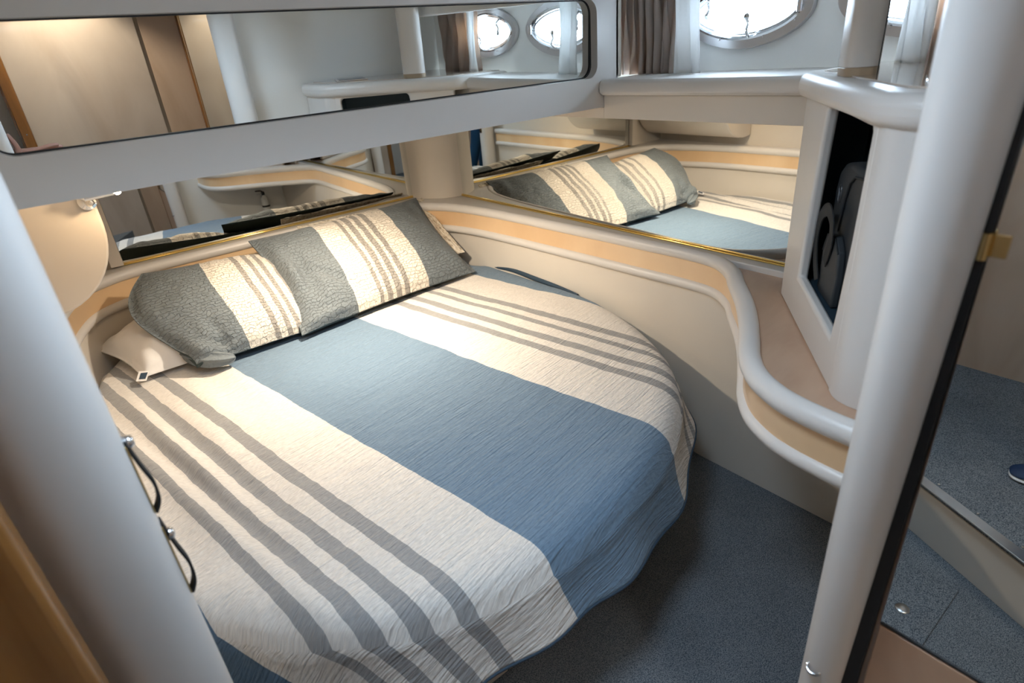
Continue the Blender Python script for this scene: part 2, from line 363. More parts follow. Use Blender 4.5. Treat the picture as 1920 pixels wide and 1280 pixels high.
# maple panelling on the back wall (what the upper mirror shows)
box_ = box
tag(box_('trim_1', (.80, -1.338, -1.62), (1.02, -1.315, .6), M['maple'], bevel=.003), kind='structure')
tag(box_('trim_2', (1.02, -1.338, -1.62), (1.06, -1.30, .6), M['teak'], bevel=.003), kind='structure')
tag(box_('trim_3', (.765, -1.338, -1.62), (.80, -1.322, .6), M['vinyl_tan'], bevel=.002), kind='structure')
dr = thing('door_2', (.4, -1.2, -1.60), None, None); dr['kind'] = 'structure'
dl = Vector((-math.cos(.28), math.sin(.28), 0)); dn = Vector((math.sin(.28), math.cos(.28), 0)); dp = Vector((.775, -1.292, 0))
def dq(a, b_): p = dp + dl * a + dn * b_; return (p.x, p.y)
plate('leaf', [dq(0, 0), dq(.745, 0), dq(.745, -.03), dq(0, -.03)], -1.60, .55, M['maple_door'], parent=dr, bevel=.003)
plate('edge_trim', [dq(.747, .006), dq(.80, .006), dq(.80, -.036), dq(.747, -.036)], -1.60, .55, M['teak'], parent=dr, bevel=.003)
lathe('trim_screw', [(.001, 0), (.005, 0), (.004, .002), (.001, .002)], (*dq(.775, .006), -.30), dn, M['chrome'], dr, 12)
# teak door frame at the far left of the picture
tag(box_('trim_4', (-.40, .765, -1.40), (-.160, .815, .60), M['teak'], bevel=.012), kind='structure')

# ------------------------------------------------------------------ rail path around the berth
UP = [(-.165, .985), (-.16, 1.5), (-.155, 2.1), (-.14, 2.42), (-.095, 2.66), (-.02, 2.86), (.08, 2.955), (.21, 2.998), (.5, 3.008), (1.0, 3.008), (1.38, 3.0), (1.54, 2.955),
      (1.64, 2.85), (1.705, 2.70), (1.74, 2.52), (1.762, 2.28), (1.778, 2.0), (1.792, 1.75), (1.803, 1.5), (1.812, 1.30), (1.800, 1.15), (1.735, 1.045),
      (1.655, .977), (1.543, .880), (1.435, .800), (1.331, .733), (1.240, .676), (1.170, .612), (1.127, .539), (1.110, .48), (1.103, .424), (1.10, .36), (1.10, .204)]
P2 = crom([(x, y, 0) for x, y in UP], 8)
def offs(path, d):
    out = []
    for i, p in enumerate(path):
        a = path[max(i - 1, 0)]; b = path[min(i + 1, len(path) - 1)]; T = (b - a).normalized(); S = T.cross(Vector((0, 0, 1)))
        out.append(p - S * d)
    return out
rail = thing('shelf_rail', (1.1, .3, -.87), 'cream double rail with pale wood inlay winding around the berth', 'rail')
def at(path, z): return [Vector((p.x, p.y, z)) for p in path]
i1 = min(range(len(P2)), key=lambda i: abs(P2[i].y - 1.2) + (10 if P2[i].x < 1.7 else 0))
ts = i1 / len(P2)
tube('upper_roll', at(P2, -.744), .0235, M['vinyl_white'], rail, 20, scale=lambda t: 1 + .16 * sm(ts - .01, ts + .06, t))
lower = tube('lower_roll', at(P2, -.861), .0205, M['vinyl_white'], rail, 16)
link('wood_inlay', sweep_me(at(P2, -.803), [(-.012, -.052), (.006, -.052), (.006, .052), (-.012, .052)]), M['maple_strip'], rail)
# cream ledge between the roll and the mirrors
i1 = min(range(len(P2)), key=lambda i: abs(P2[i].y - 1.2) + (10 if P2[i].x < 1.7 else 0))
i0 = min(range(len(P2)), key=lambda i: (P2[i] - Vector((-.155, 2.1, 0))).length)
led = [(p.x, p.y) for p in P2[:i1 + 1]]
ledge = led + [(1.797, 1.10), (1.797, .21), (1.858, .21), (1.858, 3.073), (-.218, 3.073), (-.218, .985)]
plate('ledge', ledge, -.765, -.724, M['vinyl_white'], parent=rail, bevel=.004)
sh = [(p.x, p.y) for p in P2[i1:]]
shelfpoly = sh + [(1.797, .204), (1.797, 1.15)]
i2 = min(range(len(P2)), key=lambda i: abs(P2[i].y - 1.065) + (10 if P2[i].x < 1.7 else 0))
shs = [(p.x, p.y) for p in offs(P2[i2:], .009)]
plate('shelf_top', shs + [(1.797, .204), (1.797, 1.075)], -.79, -.745, M['shelfwood'], parent=rail, bevel=.0)
plate('shelf_underside', shs + [(1.797, .204), (1.797, 1.075)], -.868, -.852, M['vinyl'], parent=rail, bevel=.0)
# upholstered lower panel behind the berth
low = [p for p in P2 if True]
lp = [Vector((p.x, p.y, 0)) for p in P2[:i1 - 6]]
hp = offs(lp, .018) + [Vector((1.812, 1.15, 0)), Vector((1.812, .8, 0)), Vector((1.812, .205, 0))]
tr = tag(link('trim_5', sweep_me([Vector((p.x, p.y, -1.24)) for p in hp], [(-.010, -.378), (.006, -.378), (.006, .378), (-.010, .378)]), M['panel']), kind='structure')
tag(box_('trim_6', (1.7845, 2.545, -1.60), (1.789, 2.551, -.87), M['vinyl_tan'], bevel=.001), kind='structure')

# ------------------------------------------------------------------ mirrors on the walls
mh = thing('wall_mirror', (.86, 3.07, -.72), 'long low gold-trimmed mirror on the wall behind the pillows', 'mirror')
box('glass', (.168, 3.066, -.716), (1.655, 3.073, -.212), M['mirror'], mh, bevel=.001)
box('gold_trim', (.150, 3.060, -.7235), (1.655, 3.069, -.7155), M['gold'], mh, bevel=.003)
box('gold_bead', (.150, 3.063, -.714), (1.655, 3.069, -.711), M['gold'], mh, bevel=.001)
mr = thing('wall_mirror', (1.85, 1.9, -.72), 'long low gold-trimmed mirror under the window shelf, left of the console', 'mirror')
box('glass', (1.845, .205, -.716), (1.852, 2.83, -.20), M['mirror'], mr, bevel=.001)
box('gold_trim', (1.838, .205, -.7235), (1.846, 2.84, -.7155), M['gold'], mr, bevel=.003)
box('gold_bead', (1.840, .205, -.714), (1.846, 2.84, -.711), M['gold'], mr, bevel=.001)
# convex corner pad
arc = crom([(1.655, 3.072), (1.668, 2.985), (1.70, 2.925), (1.745, 2.878), (1.80, 2.847), (1.852, 2.832)][::1] and [(x, y, 0) for x, y in [(1.655, 3.072), (1.666, 2.985), (1.697, 2.925), (1.745, 2.878), (1.80, 2.847), (1.852, 2.832)]], 6)
cp = thing('corner_pad', (1.75, 2.95, -.724), 'convex cream padded pillar in the corner between the two low mirrors', 'pillar')
plate('pad', [(p.x, p.y) for p in arc] + [(1.858, 3.073)], -.7235, -.2125, M['panel'], parent=cp, bevel=.002)
lathe('round_cap', [(.02, 0), (.02, .004), (.016, .006), (.002, .006)], (1.712, 2.905, -.335), (-.72, -.69, 0), M['panel'], cp)
# narrow cream strip left of the headboard mirror + rounded padded wall cabinet
cab = thing('wall_cabinet', (-.05, 2.7, -.62), 'cream padded cabinet with a big rounded lower corner, left of the bed head', 'cabinet')
prof = [(-.218, -.22), (-.218, -.66), (-.12, -.66)]
for k in range(13):
    a = -math.pi / 2 + (math.pi / 2) * k / 12; prof.append((-.12 + .235 * math.cos(a), -.40 + .26 * math.sin(a)))
prof.append((.115, -.22))
plate('body', prof, 2.31, 3.05, M['vinyl'], axis='Y', parent=cab, bevel=.008)
box('side_panel', (.115, 3.03, -.715), (.166, 3.066, -.22), M['vinyl'], cab, bevel=.003)
# reading light
rl = thing('reading_light', (.075, 2.30, -.33), 'small chrome reading light fixed to the cream wall cabinet', 'lamp')
lathe('mount', [(.004, 0), (.026, 0), (.026, .012), (.012, .02), (.004, .022)], (.094, 2.31, -.322), (0, -1, -.05), M['chrome'], rl)
tube('swivel', crom([(.094, 2.295, -.322), (.098, 2.275, -.326), (.108, 2.262, -.316)], 5), .010, M['chrome'], rl, 12)
tube('lamp_head', [Vector((.090, 2.262, -.306)), Vector((.168, 2.245, -.300))], .011, M['chrome'], rl, 16)
lathe('bulb', [(.006, 0), (.010, .003), (.011, .010), (.007, .017), (.001, .019)], (.170, 2.2445, -.300), (1, -.2, .05), M['bulb'], rl)
def point(name, loc, e, col, r=.02):
    l = bpy.data.lights.new(name, 'POINT'); l.energy = e; l.color = col; l.shadow_soft_size = r
    o = bpy.data.objects.new(name, l); COL.objects.link(o); o.location = (loc[0], loc[1], loc[2] + ZC); return o
def spot(name, loc, tgt, e, col, ang=100, blend=.7, r=.02):
    l = bpy.data.lights.new(name, 'SPOT'); l.energy = e; l.color = col; l.shadow_soft_size = r; l.spot_size = math.radians(ang); l.spot_blend = blend
    o = bpy.data.objects.new(name, l); COL.objects.link(o); o.location = (loc[0], loc[1], loc[2] + ZC)
    o.rotation_euler = (Vector(tgt) - Vector(loc)).to_track_quat('-Z', 'Y').to_euler(); return o
point('reading_light_glow', (.185, 2.20, -.285), 2.6, (1, .72, .42), .012)
spot('reading_light_beam', (.200, 2.235, -.300), (1.2, 1.9, -.9), 5, LAMP_W, 150, .8, .02)

# ------------------------------------------------------------------ overhead block with the big mirror
ov = thing('overhead_cabinet', (.8, 2.3, -.215), 'padded overhead block with a wide mirror on its face above the bed head', 'cabinet')
box('body', (-.215, 1.69, -.212), (1.84, 3.07, .305), M['vinyl_white'], ov, bevel=.02)
def rrect(x0, z0, x1, z1, r, n=8, only=None):
    out = []
    for cx, cz, a0, k in ((x1 - r, z0 + r, -90, 0), (x1 - r, z1 - r, 0, 1), (x0 + r, z1 - r, 90, 2), (x0 + r, z0 + r, 180, 3)):
        for i in range(n + 1):
            a = math.radians(a0 + 90 * i / n); out.append((cx + r * math.cos(a), cz + r * math.sin(a)))
    return out
hole = rrect(-.060, -.118, 1.712, .133, .045)
outer = rrect(-.215, -.222, 1.822, .165, .04)
fr_ = plate('frame', outer, 1.640, 1.725, M['vinyl_white'], axis='Y', holes=[hole], parent=ov, bevel=.022, seg=5)
gask = [Vector((p[0], 1.675, p[1])) for p in hole]
tube('gasket', gask, .0035, M['black'], ov, 8, closed=True, up=Vector((0, 1, 0)))
gm = box('mirror_glass', (-.08, 1.680, -.15), (1.73, 1.683, .147), M['mirror'], ov, bevel=0)
gm.rotation_euler = (math.radians(.9), 0, 0)

# ------------------------------------------------------------------ window shelf on the hull side
ws = thing('window_shelf', (1.86, 1.1, -.26), 'white padded shelf running under the portholes along the hull side', 'shelf')
plate('cap', [(1.712, -.150), (1.716, -.136), (1.728, -.127), (1.99, -.125), (1.99, -.18), (1.728, -.180), (1.714, -.170)], .874, 1.635, M['vinyl_white'], axis='Y', parent=ws, bevel=.004)
box('fascia', (1.742, .845, -.262), (1.766, 1.638, -.181), M['vinyl'], ws, bevel=.002)
box('fascia', (1.742, 1.638, -.262), (1.766, 2.826, -.2235), M['vinyl'], ws, bevel=.002)
box('underside', (1.767, .845, -.262), (1.843, 2.826, -.2235), M['vinyl'], ws, bevel=0)
box('side_post', (1.806, 1.64, -.125), (1.842, 1.72, .305), M['vinyl'], ws, bevel=.006)

# ------------------------------------------------------------------ portholes
for k, (cy, cz) in enumerate(PORT):
    wn = thing('window_%d' % (k + 1), (2.0, cy, cz - .1), None, None)
    wn['kind'] = 'structure'
    ring = [Vector((1.992, y, z)) for y, z in eye(.222, .100, 1.78, 72, cy, cz)]
    link('outer_ring', sweep_me(ring, [(-.016, -.014), (.012, -.014), (.014, .004), (.006, .018), (-.006, .020), (-.015, .006)], closed=True, up=Vector((1, 0, 0))), M['pewter'], wn)
    ring2 = [Vector((1.984, y, z)) for y, z in eye(.198, .080, 1.75, 72, cy, cz)]
    link('inner_ring', sweep_me(ring2, circ(.009, 8), closed=True, up=Vector((1, 0, 0))), M['chrome'], wn)
    ring3 = [Vector((1.990, y, z)) for y, z in eye(.186, .070, 1.72, 72, cy, cz)]
    link('sash', sweep_me(ring3, circ(.005, 8), closed=True, up=Vector((1, 0, 0))), M['chrome'], wn)
    plate('pane', eye(.20, .082, 1.75, 48, cy, cz), 2.0, 2.004, M['glass'], axis='X', parent=wn, bevel=0)
    for (yy, zz, sgn) in ((cy - .03 * 1, cz - .078, 1), (cy + .12, cz + .055, -1)):
        h = tube('dog_lever', crom([(1.975, yy, zz), (1.955, yy - .004, zz + sgn * .018), (1.965, yy - .002, zz + sgn * .04), (1.955, yy, zz + sgn * .058)], 5), .0055, M['chrome'], wn, 10)
        lathe('lever_knob', [(.002, 0), (.010, .001), (.010, .005), (.002, .006)], (1.955, yy, zz + sgn * .060), (1, 0, 0), M['chrome'], wn)
    lathe('hinge_bolt', [(.002, -.02), (.009, -.018), (.009, .018), (.002, .02)], (1.972, cy - .196, cz), (0, 0, 1), M['chrome'], wn)
    for a in (.16, .36, .64, .84, 1.16, 1.36, 1.64, 1.84):
        t = a * math.pi; c, s = math.cos(t), math.sin(t)
        yy = cy + .21 * math.copysign(abs(c) ** (2 / 1.78), c); zz = cz + .0905 * math.copysign(abs(s) ** (2 / 1.78), s)
        lathe('screw', [(.001, 0), (.0035, .0), (.0025, .002), (.001, .002)], (1.9745, yy, zz), (-1, 0, 0), M['pewter'], wn, 8)

# ------------------------------------------------------------------ curtains
def curtain(name, y0, y1, mat, label, x=1.93, folds=7, amp=.022, seed=1, flare=0, parent=None, z0=-.124, z1=.305, group=None):
    rnd = random.Random(seed); ph = rnd.random() * 6
    def fn(u, v):
        y = y0 + (y1 - y0) * u + flare * (1 - v) * u
        wv = math.sin(u * folds * 2 * math.pi + ph + .8 * math.sin(v * 5 + u * 9)) * amp * (1 - .35 * math.sin(v * math.pi * 1.6) ** 2)
        wv += .006 * noise.noise(Vector((u * 14, v * 4, seed)))
        y += .006 * math.sin(u * folds * 4 * math.pi + v * 4 + ph)
        return Vector((x + wv, y, z0 + (z1 - z0) * v))
    me = grid_me(int(folds * 18), 26, fn)
    o = link(name, me, mat, None, ang=180); s = o.modifiers.new('s', 'SOLIDIFY'); s.thickness = .0016
    return tag(o, label, 'curtain', group)
curtain('curtain', 1.745, 1.45, M['curtain'], 'taupe pleated curtain gathered beside the overhead cabinet', folds=8, seed=3)
curtain('curtain', 1.440, 1.345, M['sheer'], 'white curtain edge hanging at the left end of the large porthole', x=1.893, folds=1.2, amp=.012, seed=5, flare=-.02)
curtain('curtain', .675, .36, M['curtain'], 'taupe curtain between the slim padded pillar and the right foreground post', x=1.93, folds=4, amp=.024, seed=8, flare=0, z0=-.115)
curtain('curtain', .72, .665, M['sheer'], 'white flared curtain lining over the second porthole', x=1.893, folds=1.0, amp=.010, seed=9, flare=-.02, z0=-.115)

# ------------------------------------------------------------------ console on the corner shelf
con = thing('console', (1.5, .5, -.745), 'tall white padded console on the corner shelf with an open dark niche in its face', 'cabinet')
A = Vector((1.668, .835, 0)); B = Vector((1.218, .468, 0)); E_ = (B - A).normalized(); Nf = Vector((-E_.y * -1, 0, 0))
Nf = Vector((-.629, .777, 0)) ; Nf = Vector((E_.y, -E_.x, 0)); 
if Nf.dot(Vector((-1, .3, 0))) < 0: Nf = -Nf
def FP(s, z, d=0):
    p = Vector((1.56, .746, 0)) + E_ * s + Nf * d; return Vector((p.x, p.y, z))
# face panel with niche hole: built in (s,z) plane
def face_panel(name, outer, holes, d0, d1, mat, parent, bevel=.012):
    bm = bmesh.new(); edges = []
    for loop in [outer] + holes:
        vs = [bm.verts.new(FP(s, z, d0)) for s, z in loop]
        for i in range(len(vs)): edges.append(bm.edges.new((vs[i], vs[(i + 1) % len(vs)])))
    if holes:
        bmesh.ops.triangle_fill(bm, edges=edges, use_beauty=True); bmesh.ops.dissolve_limit(bm, angle_limit=.01, verts=[], edges=[])
    else: bm.faces.new(list(bm.verts))
    r = bmesh.ops.extrude_face_region(bm, geom=bm.faces[:])
    bmesh.ops.translate(bm, vec=Nf * (d1 - d0), verts=[v for v in r['geom'] if isinstance(v, bmesh.types.BMVert)])
    return link(name, from_bm(bm), mat, parent, bevel=bevel, seg=4, ang=30)
nich = [(.028, -.625), (.378, -.640), (.392, -.60), (.405, -.40), (.412, -.215), (.398, -.195), (.09, -.195), (.080, -.21), (.055, -.40)]
nich = [(.035, -.622), (.375, -.638), (.388, -.56), (.405, -.38), (.410, -.20), (.400, -.185), (.088, -.178), (.080, -.19), (.050, -.45)]
s0 = (A - Vector((1.56, .746, 0))).dot(E_); s1 = (B - Vector((1.56, .746, 0))).dot(E_)
# body: side walls around an open core
bodyp = [FP(s0, 0), FP(s1 - .02, 0), Vector((1.196, .44, 0)), Vector((1.190, .40, 0)), Vector((1.190, .21, 0)), Vector((1.80, .21, 0)), Vector((1.80, .80, 0))]
face_panel('front_face', [(s0, -.744), (s1, -.744), (s1, -.13), (s0, -.13)], [nich], -.028, 0, M['vinyl_white'], con, bevel=.009)
# right return with rounded corner
ret = crom([(FP(s1 - .012, 0, -.001)).to_tuple(), (1.204, .452, 0), (1.192, .425, 0), (1.189, .39, 0), (1.189, .30, 0), (1.189, .212, 0)], 6)
link('side_face', sweep_me([Vector((p[0], p[1], -.437)) for p in ret], [(-.030, -.307), (.0, -.307), (.0, .307), (-.030, .307)]), M['vinyl_white'], con, ang=50)
box('back_face', (1.775, .212, -.744), (1.795, .82, -.14), M['vinyl_white'], con, bevel=.002)
# niche lining
def lin(name, pts, mat):
    bm = bmesh.new(); vs = [bm.verts.new(p) for p in pts]; bm.faces.new(vs)
    r = bmesh.ops.extrude_face_region(bm, geom=bm.faces[:]); 
    nrm = (pts[1] - pts[0]).cross(pts[2] - pts[0]).normalized() * .004
    bmesh.ops.translate(bm, vec=nrm, verts=[v for v in r['geom'] if isinstance(v, bmesh.types.BMVert)])
    return link(name, from_bm(bm), mat, con)
dd = -.165
lin('niche_back', [FP(-.12, -.68, dd), FP(.45, -.68, dd), FP(.45, -.17, dd), FP(-.12, -.17, dd)], M['navylin'])
lin('niche_floor', [FP(-.12, -.645, -.028), FP(.45, -.645, -.028), FP(.45, -.645, dd), FP(-.12, -.645, dd)], M['navylin'])
lin('niche_roof', [FP(-.12, -.172, -.028), FP(.45, -.172, -.028), FP(.45, -.172, dd), FP(-.12, -.172, dd)], M['navylin'])
lin('niche_side', [FP(-.12, -.66, -.028), FP(-.12, -.66, dd), FP(-.12, -.17, dd), FP(-.12, -.17, -.028)], M['navylin'])
lin('niche_side', [FP(.43, -.66, -.028), FP(.43, -.66, dd), FP(.43, -.17, dd), FP(.43, -.17, -.028)], M['navylin'])
# padded cap
cap = [FP(s0 - .03, 0, .020), FP(s1 + .012, 0, .020), Vector((1.172, .43, 0)), Vector((1.166, .39, 0)), Vector((1.166, .206, 0)), Vector((1.985, .206, 0)), Vector((1.985, .87, 0)), Vector((1.72, .87, 0))]
plate('padded_cap', [(p.x, p.y) for p in cap], -.178, -.118, M['vinyl_white'], parent=con, bevel=.024, seg=6)
inner = [FP(s0 - .0, 0, -.035), FP(s1 - .02, 0, -.04), Vector((1.235, .38, 0)), Vector((1.235, .215, 0)), Vector((1.97, .215, 0)), Vector((1.97, .80, 0))]
ct = plate('glossy_top', [(p.x, p.y) for p in inner], -.122, -.1145, M['maple'], parent=con, bevel=.001)
mg, nt, b = new_mat('cream_gloss_top'); b.inputs['Base Color'].default_value = (.62, .53, .45, 1); b.inputs['Roughness'].default_value = .06; b.inputs['Coat Weight'].default_value = .5
ct.data.materials[0] = mg
# slim screen lying on the console
tb = thing('tablet', (1.36, .40, -.118), 'thin dark tablet lying flat on top of the white console', 'tablet')
plate('case', [(1.27, .425), (1.41, .475), (1.47, .31), (1.33, .26)], -.1142, -.108, M['chrome'], parent=tb, bevel=.002)
plate('screen', [(1.285, .418), (1.403, .462), (1.457, .318), (1.338, .275)], -.108, -.107, M['tabletglass'], parent=tb, bevel=0)
# slim padded pillar on the console
pl = thing('padded_pillar', (1.545, .655, -.12), 'slim white upholstered pillar with beige foot standing on the console', 'pillar')
def rot_rr(cx, cy, a, b, r, ang, n=6):
    pts = rrect(-a, -b, a, b, r, n); c, s = math.cos(ang), math.sin(ang)
    return [(cx + x * c - y * s, cy + x * s + y * c) for x, y in pts]
pp = rot_rr(1.560, .668, .052, .036, .030, math.radians(40))
plate('post', pp, -.098, .308, M['vinyl_white'], parent=pl, bevel=.0)
pf = plate('foot', rot_rr(1.560, .668, .0525, .0365, .030, math.radians(40)), -.1185, -.098, M['vinyl_tan'], parent=pl, bevel=.003)
tube('seam', [Vector((1.536, .615, -.115)), Vector((1.536, .615, .306))], .0012, M['leatherblk'], pl, 6)
# black case standing in the niche
gc = thing('instrument_case', (1.38, .58, -.645), 'black soft carrying case with a strap and small emblem standing in the console niche', 'case')
def case_shell():
    out = []
    prof2 = [(.06, -.642), (.30, -.642), (.29, -.48), (.285, -.36), (.255, -.322), (.205, -.305), (.13, -.300), (.07, -.312), (.04, -.335), (.025, -.39), (.032, -.48), (.045, -.56)]
    return prof2
face_panel('shell', case_shell(), [], -.155, -.060, M['blackfab'], gc, bevel=.016)
face_panel('front_pocket', [(.085, -.640), (.21, -.640), (.215, -.56), (.20, -.50), (.16, -.47), (.10, -.48), (.075, -.53)], [], -.060, -.040, M['blackfab'], gc, bevel=.006)
tube('piping', [FP(s, z, -.056) for s, z in [(.115, -.47), (.125, -.42), (.135, -.38), (.150, -.345), (.18, -.325), (.24, -.318)]], .003, M['leatherblk'], gc, 8)
tube('piping', [FP(s, z, -.041) for s, z in [(.083, -.63), (.076, -.53), (.10, -.482), (.16, -.472), (.20, -.502)]], .0022, M['leatherblk'], gc, 8)
st = crom([FP(.085, -.61, -.034), FP(.060, -.56, -.030), (FP(.055, -.50, -.026)), FP(.085, -.44, -.022), FP(.135, -.41, -.022), FP(.165, -.435, -.026), FP(.150, -.49, -.034), FP(.12, -.55, -.036)], 6)
link('strap', sweep_me(st, [(-.016, -.0015), (.016, -.0015), (.016, .0015), (-.016, .0015)], up=Nf), M['leatherblk'], gc, ang=60)
# little emblem: an oval ring with a slanting mark
em = [FP(.078 + .012 * math.cos(t * math.pi / 8), -.385 + .022 * math.sin(t * math.pi / 8), -.0585) for t in range(16)]
e0 = tube('emblem', em, .0014, M['emblem'], gc, 6, closed=True, up=Nf)
tube('emblem_mark', [FP(.070, -.374, -.0575), FP(.080, -.391, -.0575), FP(.086, -.378, -.0575), FP(.078, -.404, -.0575)], .0013, M['emblem'], e0, 6, up=Nf)

# ------------------------------------------------------------------ bed base and mattress
bed = thing('bed', (.9, 1.9, -1.62), 'berth with pale wood and cream base panels under the striped quilt', 'bed')
basep = [(-.205, 1.25), (-.10, 1.08), (.0, .985), (.587, .955), (.587, 3.0), (-.20, 3.0)]
plate('base_panel', [(-.20, 1.50), (.0, 1.14), (.16, 1.0), (.30, .95), (.585, .945), (.585, 1.05), (.20, 1.14), (-.20, 1.65)], -1.615, -1.16, M['vinyl_tan'], parent=bed, bevel=.006)
bed.children[0].data.materials[0] = M['vinyl']
plate('wood_front', [(.589, .945), (1.10, .952), (1.10, 1.05), (.589, 1.05)], -1.615, -1.16, M['bedwood'], parent=bed, bevel=.004)
plate('corner_panel', [(1.102, .935), (1.16, .935), (1.34, .985), (1.47, 1.10), (1.58, 1.30), (1.66, 1.6), (1.60, 1.6), (1.30, 1.12), (1.102, 1.03)], -1.60, -1.14, M['vinyl'], parent=bed, bevel=.008)
plate('mattress', [(-.19, 1.45), (-.03, 1.16), (.2, .96), (.5, .87), (.95, .84), (1.3, .98), (1.58, 1.28), (1.70, 1.6), (1.71, 2.55), (1.60, 2.85), (1.48, 2.95), (.1, 2.95), (-.08, 2.78), (-.14, 2.5)], -1.17, -1.075, M['linen'], parent=bed, bevel=.03)

# ------------------------------------------------------------------ quilt
OUT = [(1.770, 2.50), (1.780, 2.2), (1.789, 1.9), (1.786, 1.68), (1.735, 1.44), (1.625, 1.215), (1.45, 1.02), (1.24, .885), (1.02, .805), (.80, .772), (.60, .772), (.42, .80), (.25, .865),
       (.12, .965), (.0, 1.11), (-.10, 1.27), (-.135, 1.55), (-.135, 2.1), (-.125, 2.45), (-.085, 2.64), (-.01, 2.83), (.09, 2.925), (.22, 2.965), (.6, 2.972), (1.1, 2.972), (1.38, 2.962), (1.52, 2.915), (1.61, 2.82), (1.68, 2.68), (1.735, 2.58)]
outl = crom([(x, y, 0) for x, y in OUT], 14, closed=True)
NO = len(outl); C0 = Vector((.82, 1.92, 0))
wv_ = Vector((.985, .175, 0)); dv_ = Vector((-.175, .985, 0))
def quilt_me():
    verts = []; uvs = []; rings = []
    NR = 92
    def topz(x, y):
        z = -1.05 + .010 * fbm(Vector((x * 2.2, y * 2.2, 3)), 2)
        q = Vector((x, y, 0)); s = q.dot(wv_); t = q.dot(dv_)
        # lengthwise pulls towards the left side
        lw = 1 - sm(.25, .75, s)
        z += lw * .028 * fbm(Vector((s * 7.5, t * 1.7, 8)), 2)
        # two long creases near the left side
        for (a, b_, wd, hgt, t0, t1) in ((.385, .02, .030, .016, 1.4, 2.35), (.31, -.03, .026, .014, 1.2, 2.0), (.56, .04, .05, .008, 1.9, 2.4)):
            c = a + b_ * (t - 1.6)
            z += hgt * math.exp(-((s - c) / wd) ** 2) * sm(t0 - .2, t0 + .15, t) * (1 - sm(t1 - .2, t1 + .15, t))
            z -= hgt * .9 * math.exp(-((s - c - wd * 1.7) / wd) ** 2) * sm(t0 - .2, t0 + .15, t) * (1 - sm(t1 - .2, t1 + .15, t))
        z += .004 * fbm(Vector((x * 9, y * 9, 1)), 3)
        return z
    params = []
    nrm = []
    for i in range(NO):
        a, b_ = outl[i - 1], outl[(i + 1) % NO]; T = (b_ - a).normalized(); n = Vector((T.y, -T.x, 0))
        if n.dot(outl[i] - C0) < 0: n = -n
        nrm.append(n)
    for j in range(NR):
        r = (j / (NR - 1)) ** .8
        row = []
        for i in range(NO):
            p = C0 + (outl[i] - C0) * r * 1.0
            d = (outl[i] - C0).length * (1 - r)           # distance from edge along the ray
            z = topz(p.x, p.y)
            fe = sm(1.95, 1.45, outl[i].y); ed = .05 + .045 * fe
            if d < ed: z -= (ed - math.sqrt(max(0, ed * ed - (ed - d) ** 2))) * (.22 + .53 * fe)
            row.append((p.x, p.y, z)); uvs.append((p.dot(wv_), p.dot(dv_)))
        rings.append(row)
    # hanging part
    arc = 0; x_len = []
    hem = []
    for i in range(NO):
        p = outl[i]
        f = sm(1.95, 1.35, p.y) if p.x > .9 else sm(1.5, 1.15, p.y)
        right = sm(1.2, 1.65, p.x)
        L = .022 + f * (.118 - .01 * right + .012 * math.sin(i * .13))
        left = (1 - sm(.0, .45, p.x)) * f
        L += .24 * left
        fl = (.035 + .05 * left + .02 * fbm(Vector((i * .05, 2, 2)), 2)) * f + .004
        hem.append((L, fl, f))
    NS = 22
    for j in range(1, NS):
        t = j / (NS - 1); row = []
        for i in range(NO):
            L, fl, f = hem[i]; n = nrm[i]; p = outl[i]
            wav = f * t * (.010 * math.sin(i * .27 + 1.5 * math.sin(i * .05)) + .012 * fbm(Vector((i * .045, t * 1.2, 5)), 2))
            kick = (1 - math.cos(t * math.pi * .5)) if True else t
            o_ = .006 + fl * (t ** 1.5) + wav
            if f < .05: o_ = .0
            q = p + n * o_
            z = rings[NR - 1][i][2] - L * t
            row.append((q.x, q.y, z)); cq = p + n * (L * t + .01); uvs.append((cq.dot(wv_), cq.dot(dv_)))
        rings.append(row)
    for r in rings: verts += r
    faces = []
    R_ = len(rings)
    for j in range(R_ - 1):
        for i in range(NO):
            k = (i + 1) % NO
            if j == 0: 
                faces.append((j * NO + i, (j + 1) * NO + i, (j + 1) * NO + k, j * NO + k)) if False else faces.append((i, NO + i, NO + k))
            else: faces.append((j * NO + i, (j + 1) * NO + i, (j + 1) * NO + k, j * NO + k))
    me = bpy.data.meshes.new('quilt'); me.from_pydata(verts, [], faces); me.update()
    uv = me.uv_layers.new(name='UVMap')
    for l in me.loops: uv.data[l.index].uv = uvs[l.vertex_index]
    bm = bmesh.new(); bm.from_mesh(me); bmesh.ops.remove_doubles(bm, verts=bm.verts, dist=.00005); bmesh.ops.recalc_face_normals(bm, faces=bm.faces); bm.to_mesh(me); bm.free()
    hemline = [Vector(rings[-1][i]) for i in range(NO)]
    return me, hemline, hem
qme, hemline, hem = quilt_me()
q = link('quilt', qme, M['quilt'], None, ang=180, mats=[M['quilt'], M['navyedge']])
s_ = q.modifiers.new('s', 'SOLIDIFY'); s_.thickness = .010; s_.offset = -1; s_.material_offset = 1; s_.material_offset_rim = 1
tag(q, 'striped quilt in white, grey and blue bands spread over the island berth', 'quilt')
# navy binding on the front hem
fi = [i for i in range(NO) if hem[i][2] > .15]
start = next(i for i in range(NO) if hem[i][2] > .15 and hem[i - 1][2] <= .15)
seq = []; i = start
while hem[i % NO][2] > .15: seq.append(hemline[i % NO] + Vector((0, 0, -.002))); i += 1
tube('edge_binding', seq[::2], .0042, M['navyedge'], q, 8)
